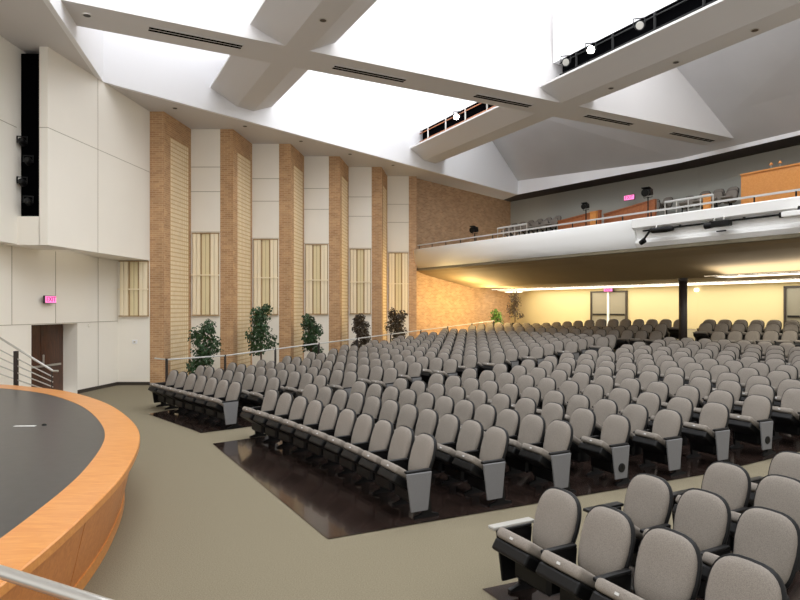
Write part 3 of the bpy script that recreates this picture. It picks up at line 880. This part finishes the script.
# balcony front rail
t = thing('balcony_rail', 'long pale steel rail along the top of the balcony front', 'rail', bp(12,.15,5.12)); base = t.location.copy()
bm = bm_new()
box_rail = lambda s0,s1,z,d=.15,w=.06,h=.05: strip_prism(bm, [bp(s0,d-w/2,z)-base, bp(s0,d+w/2,z)-base, bp(s0,d+w/2,z+h)-base, bp(s0,d-w/2,z+h)-base],[bp(s1,d-w/2,z)-base, bp(s1,d+w/2,z)-base, bp(s1,d+w/2,z+h)-base, bp(s1,d-w/2,z+h)-base])
box_rail(.3, 22, 5.28); obj('top_rail', bm, M_alu, t)
for i in range(22):
    bm = bm_new(); p = bp(.4+i, .15, 5.2)-base; box(bm, p, (.03,.03,.17)); obj('post', bm, M_blackm, t)
def raised(px0, px1, dz, label):
    s0, s1 = ratio_s(px0), ratio_s(px1)
    t = thing('guard_rail', label, 'rail', bp((s0+s1)/2,.3,5.12), 0, 'raised guard rails on the balcony front'); base = t.location.copy()
    bm = bm_new(); tube(bm, [bp(s0,.3,5.12+dz)-base, bp(s1,.3,5.12+dz)-base], .035); obj('top_rail', bm, M_alu, t)
    n = max(3,int((s1-s0)/.3))
    for i in range(n+1):
        bm = bm_new(); p = bp(s0+(s1-s0)*i/n,.3,0)-base; tube(bm, [(p.x,p.y,0),(p.x,p.y,dz)], .018, 6); obj('baluster', bm, M_steel, t)
raised(492, 521, .42, 'raised rail with balusters on the left part of the balcony')
raised(659, 707, .42, 'raised rail with balusters right of the balcony exit sign')
# lamps standing on the balcony front
for px, big, w in ((471,.8,'left, near the brick wall'),(582,.62,'middle, before the wooden partition'),(644,.78,'right, beside the exit sign')):
    s = ratio_s(px); p = bp(s,.2,5.12)
    k_ = big*.62
    t = thing('stage_light', 'black spotlight standing on the balcony rail, %s' % w, 'spotlight', p, -.9, 'spotlights standing on the balcony')
    up_ = .3 if px > 500 else 0
    bm = bm_new(); tube(bm, [(0,0,0),(0,0,.45*big+up_)], .02); lathe(bm, [(.1,0),(.1,.02),(.02,.03)], n=12); obj('stand', bm, M_blackm, t)
    zc = .62*big+up_
    bm = bm_new(); box(bm, (0,0,zc), (.5*k_,.42*k_,.42*k_), Matrix.Rotation(.2,3,'X'), .03, 2)
    lathe(bm, [(.2*k_,-.2*k_),(.24*k_,-.4*k_)], (0,0,zc), 14, Matrix.Rotation(-PI/2+.2,3,'X')); obj('body', bm, M_blackm, t)
    bm = bm_new(); box(bm, (0,-.2*k_,zc+.24*k_), (.55*k_,.3*k_,.015), Matrix.Rotation(-.3,3,'X')); obj('barn_door', bm, M_blackm, t)
    bm = bm_new(); tube(bm, [(-.28*k_,0,zc),(-.28*k_,0,zc-.2*big),(.28*k_,0,zc-.2*big),(.28*k_,0,zc)], .012, 6); obj('yoke', bm, M_blackm, t)
# equipment under the ledge
bm = bm_new(); tube(bm, [bp(sN+.3,.07,4.735), bp(22,.07,4.735)], .028)
for i in range(12): box(bm, bp(sN+.6+i*.9,.07,4.765), (.05,.05,.04))
struct('trim_8', bm, M_blackm, 'black pipe running below the ledge of the balcony front')
s = ratio_s(655); p = bp(s,-.02,4.8); rb = math.atan2(dB.y,dB.x)
t = thing('stage_light', 'long black spotlight on a bent arm under the balcony ledge', 'spotlight', p, rb)
bm = bm_new(); lathe(bm, [(.05,-.4),(.08,-.35),(.09,.1),(.07,.3)], (.35,-.1,-.12), 14, Matrix.Rotation(PI/2,3,'Y')); obj('body', bm, M_blackm, t, True)
bm = bm_new(); tube(bm, [(-.05,-.1,-.06),(-.15,-.12,-.2),(-.28,-.15,-.38)], .035); obj('arm', bm, M_blackm, t)
bm = bm_new(); lathe(bm, [(.07,-.08),(.08,.08)], (-.3,-.15,-.42), 12, Matrix.Rotation(PI/3,3,'Y')); obj('head', bm, M_blackm, t)
bm = bm_new(); tube(bm, [(.1,-.1,-.1),(.1,-.05,.02)], .02); obj('clamp', bm, M_steel, t)
s = ratio_s(722); p = bp(s,-.02,4.8)
t = thing('stage_light', 'boxy black spotlight in the middle under the balcony ledge', 'spotlight', p, rb)
bm = bm_new(); box(bm, (.05,-.1,-.14), (.5,.18,.16), None, .02, 2); obj('body', bm, M_blackm, t)
bm = bm_new(); lathe(bm, [(.09,-.1),(.075,.12)], (-.3,-.1,-.16), 14, Matrix.Rotation(PI/2,3,'Y')); obj('barrel', bm, M_blackm, t)
bm = bm_new(); tube(bm, [(.1,-.1,-.05),(.1,-.05,.03)], .02); tube(bm, [(-.15,-.1,-.05),(-.15,-.05,.03)], .02); obj('clamp', bm, M_steel, t)
bm = bm_new(); box(bm, (.0,-.02,-.33), (.26,.06,.035), None, .01, 1); obj('tray', bm, M_blackm, t)
s = ratio_s(798); p = bp(s,-.12,4.82)
t = thing('projector', 'white projector hanging at the right end of the balcony ledge', 'projector', p, rb)
bm = bm_new(); box(bm, (.1,-.15,-.15), (.6,.3,.13), None, .02, 2); obj('body', bm, M_balc, t)
bm = bm_new(); lathe(bm, [(.07,-.02),(.07,.05),(.05,.06)], (-.22,-.2,-.15), 16, Matrix.Rotation(-PI/2,3,'Y')); obj('lens', bm, M_black, t)
bm = bm_new(); tube(bm, [(.1,-.1,-.1),(.1,-.05,.03)], .03); obj('bracket', bm, M_blackm, t)

# ------------------------------------------------------------------ side rail along the piers
t = thing('ramp_handrail', 'thin pale handrail on dark posts along the brick piers', 'handrail', V3(wline(.0,1.6),0)); base = t.location.copy()
bm = bm_new(); pts = []
zf = lambda p: floor_z(*tuv(V3(p,0)))
for i in range(10):
    p = wline(-.3+1.95*i,1.6); pts.append(V3(p, zf(p)+.9)-base)
p = wline(-.3,.9); pts = [V3(p,.9)-base] + pts
tube(bm, pts, .022, 8); obj('rail', bm, M_alu, t)
for i in range(10):
    p = wline(-.3+1.95*i,1.6); bm = bm_new(); box(bm, V3(p,zf(p)+.46)-base, (.06,.06,.94)); obj('post', bm, M_column, t)

# ------------------------------------------------------------------ plants
def plant(loc, h, w, seed, leafm, label, n=420, trunk=.28):
    rnd = random.Random(seed)
    t = thing('potted_tree', label, 'plant', loc, 0, 'potted trees along the walls')
    bm = bm_new(); lathe(bm, [(.13,0),(.18,.26),(.2,.28),(.17,.28),(.16,.24)], n=18); obj('pot', bm, M_pot, t)
    bm = bm_new()
    for k in range(3):
        a = k*2.1; tube(bm, [(0,0,.22),(.03*math.cos(a),.03*math.sin(a),h*.45),(w*.25*math.cos(a),w*.25*math.sin(a),h*.85)], [.022,.016,.006], 6)
    for k in range(12):
        a = rnd.random()*6.28; z = h*(trunk+.1)+rnd.random()*h*.45; r = w*.4
        tube(bm, [(0,0,z-.1),(r*math.cos(a),r*math.sin(a),z+.15)], [.008,.003], 5)
    obj('trunk', bm, M_bark, t)
    bm = bm_new()
    blobs = [(rnd.uniform(-.28,.28)*w, rnd.uniform(-.28,.28)*w, h*(trunk+.08)+ (h*(.92-trunk-.08))*(i/11), w*(.34 - .16*abs(i/11-.45)) ) for i in range(12)]
    for _ in range(n):
        bx_, by_, bz2, br = rnd.choice(blobs)
        v = Vector((rnd.gauss(0,1),rnd.gauss(0,1),rnd.gauss(0,1))).normalized()*br*rnd.random()**.4
        c = Vector((bx_,by_,bz2))+v
        L = rnd.uniform(.07,.13); W = L*.4
        R = Matrix.Rotation(rnd.random()*6.28,3,'Z') @ Matrix.Rotation(rnd.uniform(.1,1.2),3,'Y') @ Matrix.Rotation(rnd.uniform(-.6,.6),3,'X')
        q = [Vector((0,0,0)),Vector((L*.5,W,.012)),Vector((L,0,-.02)),Vector((L*.5,-W,.012))]
        bm.faces.new([bm.verts.new(c+R@x) for x in q])
    f = obj('foliage', bm, leafm, t)
def wall_spot(px, off):
    r = (px-CX)/F; p0 = W0+nW*off; t_ = (r*p0.y-p0.x)/(dW.x-r*dW.y); return p0+dW*t_
for i,(px,ytop,ybot,w,m) in enumerate(((203,321,380,.95,M_leaf),(261,303,372,.95,M_leaf),(311,313,366,.8,M_leaf),(361,313,362,.75,M_leafr),(397,308,354,.9,M_leafr))):
    p = wall_spot(px, .95); zt = 2.4-(ytop-308)/615*p.y; z0 = .03
    plant(V3(p,z0), zt-z0, w, 11+i, m, 'leafy potted tree by the side wall, %s from the stage' % ORD[i], 1300, .3 if i else .16)
p = wall_spot(497,1.2); plant(V3(p,floor_z(*tuv(V3(p,0)))), 1.25, .7, 31, M_leafm, 'bright green potted tree against the lit brick below the balcony', 400)
p = wall_spot(515,1.3); plant(V3(p,floor_z(*tuv(V3(p,0)))), 2.0, .85, 32, M_leafr, 'bronze leaved potted tree in the rear brick corner', 500)

# ------------------------------------------------------------------ stage
oc = catmull([(-9.5,13.05,0),(-8.9,13.0,0),(-8.0,12.75,0),(-6.5,11.9,0),(-5.15,10.6,0),(-4.1,9.2,0),(-3.3,7.8,0),(-2.74,6.2,0),(-2.45,4.8,0),(-2.3,3.5,0),(-2.3,2.2,0),(-2.5,.9,0)], 8)
def offs(P, d):
    out = []
    for i, p in enumerate(P):
        t_ = (P[min(i+1,len(P)-1)]-P[max(i-1,0)]).normalized(); n_ = Vector((t_.y,-t_.x,0))   # left of travel... towards the stage interior
        out.append(p + n_*d)
    return out
test = offs(oc, .5); sgn = 1 if test[40].x < oc[40].x else -1
inner = offs(oc, .40*sgn); fasc = offs(oc, .05*sgn); toe = offs(oc, .16*sgn)
ZS_ = .8
st = thing('stage', 'curved stage with dark floor and honey wood rim', 'stage', (-6,7,0)); sb = Vector((-6,7,0))
bm = bm_new(); prism(bm, [(p.x+6,p.y-7) for p in inner]+[(-9.0+6,.9-7)], .6, ZS_-.004); obj('stage_floor', bm, M_stage, st)
bm = bm_new(); sweep(bm, [[V3(a,ZS_-.07)-sb, V3(a,ZS_-.01)-sb, V3(a+(b-a)*.03,ZS_)-sb, V3(b,ZS_)-sb, V3(b,ZS_-.07)-sb] for a,b in zip(oc,inner)]); obj('rim', bm, M_wood, st)
n = len(oc); k = 0; i = 0; step = 9
while i < n-1:
    j = min(i+step, n-1); bm = bm_new()
    P_ = fasc[i:j+1]; Q_ = offs(oc, .1*sgn)[i:j+1]; G_ = offs(oc, .19*sgn)[i:j+1]
    P_ = list(P_); Q_ = list(Q_)
    if j < n-1: P_[-1] = P_[-2].lerp(P_[-1], .9); Q_[-1] = Q_[-2].lerp(Q_[-1], .9); G_[-1] = G_[-2].lerp(G_[-1], .9)
    sweep(bm, [[V3(g,.10)-sb, V3(a,ZS_-.07)-sb, V3(b,ZS_-.07)-sb, V3(g+(b-a),.10)-sb] for a,b,g in zip(P_,Q_,G_)])
    obj('fascia_panel', bm, M_woodd, st); i = j
bm = bm_new(); sweep(bm, [[V3(a,0)-sb, V3(a,ZS_-.08)-sb, V3(b,ZS_-.08)-sb, V3(b,0)-sb] for a,b in zip(offs(oc,.23*sgn), offs(oc,.3*sgn))]); obj('backing', bm, M_redwood, st)
bm = bm_new(); sweep(bm, [[V3(a,0)-sb, V3(a,.11)-sb, V3(b,.11)-sb, V3(b,0)-sb] for a,b in zip(offs(oc,.175*sgn), offs(oc,.24*sgn))]); obj('base_strip', bm, M_wood, st)
# small marks on the stage floor
p = at(25,426,.8); bm = bm_new(); box(bm, (p.x,p.y,.8), (.28,.05,.004), Matrix.Rotation(.05,3,'Z')); tag(obj('floor_tape', bm, M_balc), 'small strip of white tape on the dark stage floor', 'tape')
p = at(44,425,.8); bm = bm_new(); lathe(bm, [(.03,0),(.03,.01),(.015,.02)], (p.x,p.y,.797), 12); tag(obj('floor_socket', bm, M_black), 'small black floor plug beside the white tape on stage', 'socket')

# stairs rail at the far side of the stage
t = thing('stair_railing', 'steel stair railing descending beyond the stage towards the side door', 'railing', (-9,13.6,0)); base = Vector((-9,13.6,0))
pa, pb = Vector((-9.6,13.55)), Vector((-7.95,14.2))
rails = ((338,371),(350,377),(358,382),(366,387),(374,392))
for i,(ya,yb) in enumerate(rails):
    D0, D1 = 14.0, 14.0
    za = 2.4-(ya-308)/615*D0; zb_ = 2.4-(yb-308)/615*D1
    A_ = Vector((-400/615*D0, D0, za)); B_ = Vector((-347/615*D1, D1, zb_)); A_ = A_ + (A_-B_)*.6
    bm = bm_new(); pts = [A_-base, B_-base] 
    if i == 0: pts += [B_-base+Vector((.12,0,0))]
    tube(bm, pts, .026 if i == 0 else .014, 8); obj('rail', bm, M_steel, t)
for x in (16, 52):
    q = Vector(((x-400)/615*14, 14, 0)); zt = 1.42 if x == 16 else 1.0
    bm = bm_new(); w_ = .08 if x == 16 else .03; box(bm, (q.x-base.x, q.y-base.y, zt/2), (w_,w_,zt), None, .006, 1); obj('post', bm, M_column, t)

# near handrail
t = thing('near_handrail', 'polished steel handrail at the lower left beside the stage', 'handrail', (-1.5,2.25,0)); base = t.location.copy()
bm = bm_new(); tube(bm, [Vector((-2.1,2.53,1.456))-base, Vector((-1.43,2.2,1.456))-base, Vector((-1.0,1.985,1.456))-base, Vector((-.3,1.63,1.456))-base], .022, 14); obj('rail', bm, M_steel, t, True)
for x,y in ((-2.1,2.53),(-.3,1.63)):
    bm = bm_new(); tube(bm, [Vector((x,y,0))-base, Vector((x,y,1.45))-base], .02, 12); obj('post', bm, M_steel, t, True)

# ------------------------------------------------------------------ lights
def area(name, loc, size, e, col=(1,1,1), rot=(0,0,0), sy=None):
    l = bpy.data.lights.new(name, 'AREA'); l.energy = e; l.color = col; l.size = size
    if sy: l.shape = 'RECTANGLE'; l.size_y = sy
    o = bpy.data.objects.new(name, l); C.objects.link(o); o.location = loc; o.rotation_euler = rot; return o
def point(name, loc, e, col, r=.2):
    l = bpy.data.lights.new(name, 'POINT'); l.energy = e; l.color = col; l.shadow_soft_size = r
    o = bpy.data.objects.new(name, l); C.objects.link(o); o.location = loc; return o
for px_, e_ in ((440,60),(470,170),(492,170),(508,90)):
    q = wall_spot(px_, 2.2); point('wall_washer', (q.x,q.y,2.95), e_, (1,.74,.34), .3)
for s1 in (4.5, 7.5, 10.5, 13.5, 16.0):
    q = rear_in(s1, 1.9); point('recessed_can', (q.x,q.y,3.3), 22, (1,.86,.58), .1)
w = bpy.data.worlds.new('World'); bpy.context.scene.world = w; w.use_nodes = True
w.node_tree.nodes['Background'].inputs[0].default_value = (1,.975,.94,1)
w.node_tree.nodes['Background'].inputs[1].default_value = .95

# ------------------------------------------------------------------ camera
cam = bpy.data.cameras.new('camera'); co = bpy.data.objects.new('camera', cam); C.objects.link(co)
co.location = (0,0,EYE); co.rotation_euler = (PI/2,0,0)
cam.sensor_width = 36; cam.lens = F*36/800; cam.shift_y = (HY-300)/800; cam.clip_start = .05; cam.clip_end = 300
sc = bpy.context.scene; sc.camera = co
sc.view_settings.view_transform = 'Standard'; sc.view_settings.look = 'None'
sc.view_settings.exposure = 0.22; sc.view_settings.gamma = 1; sc.view_settings.use_curve_mapping = False
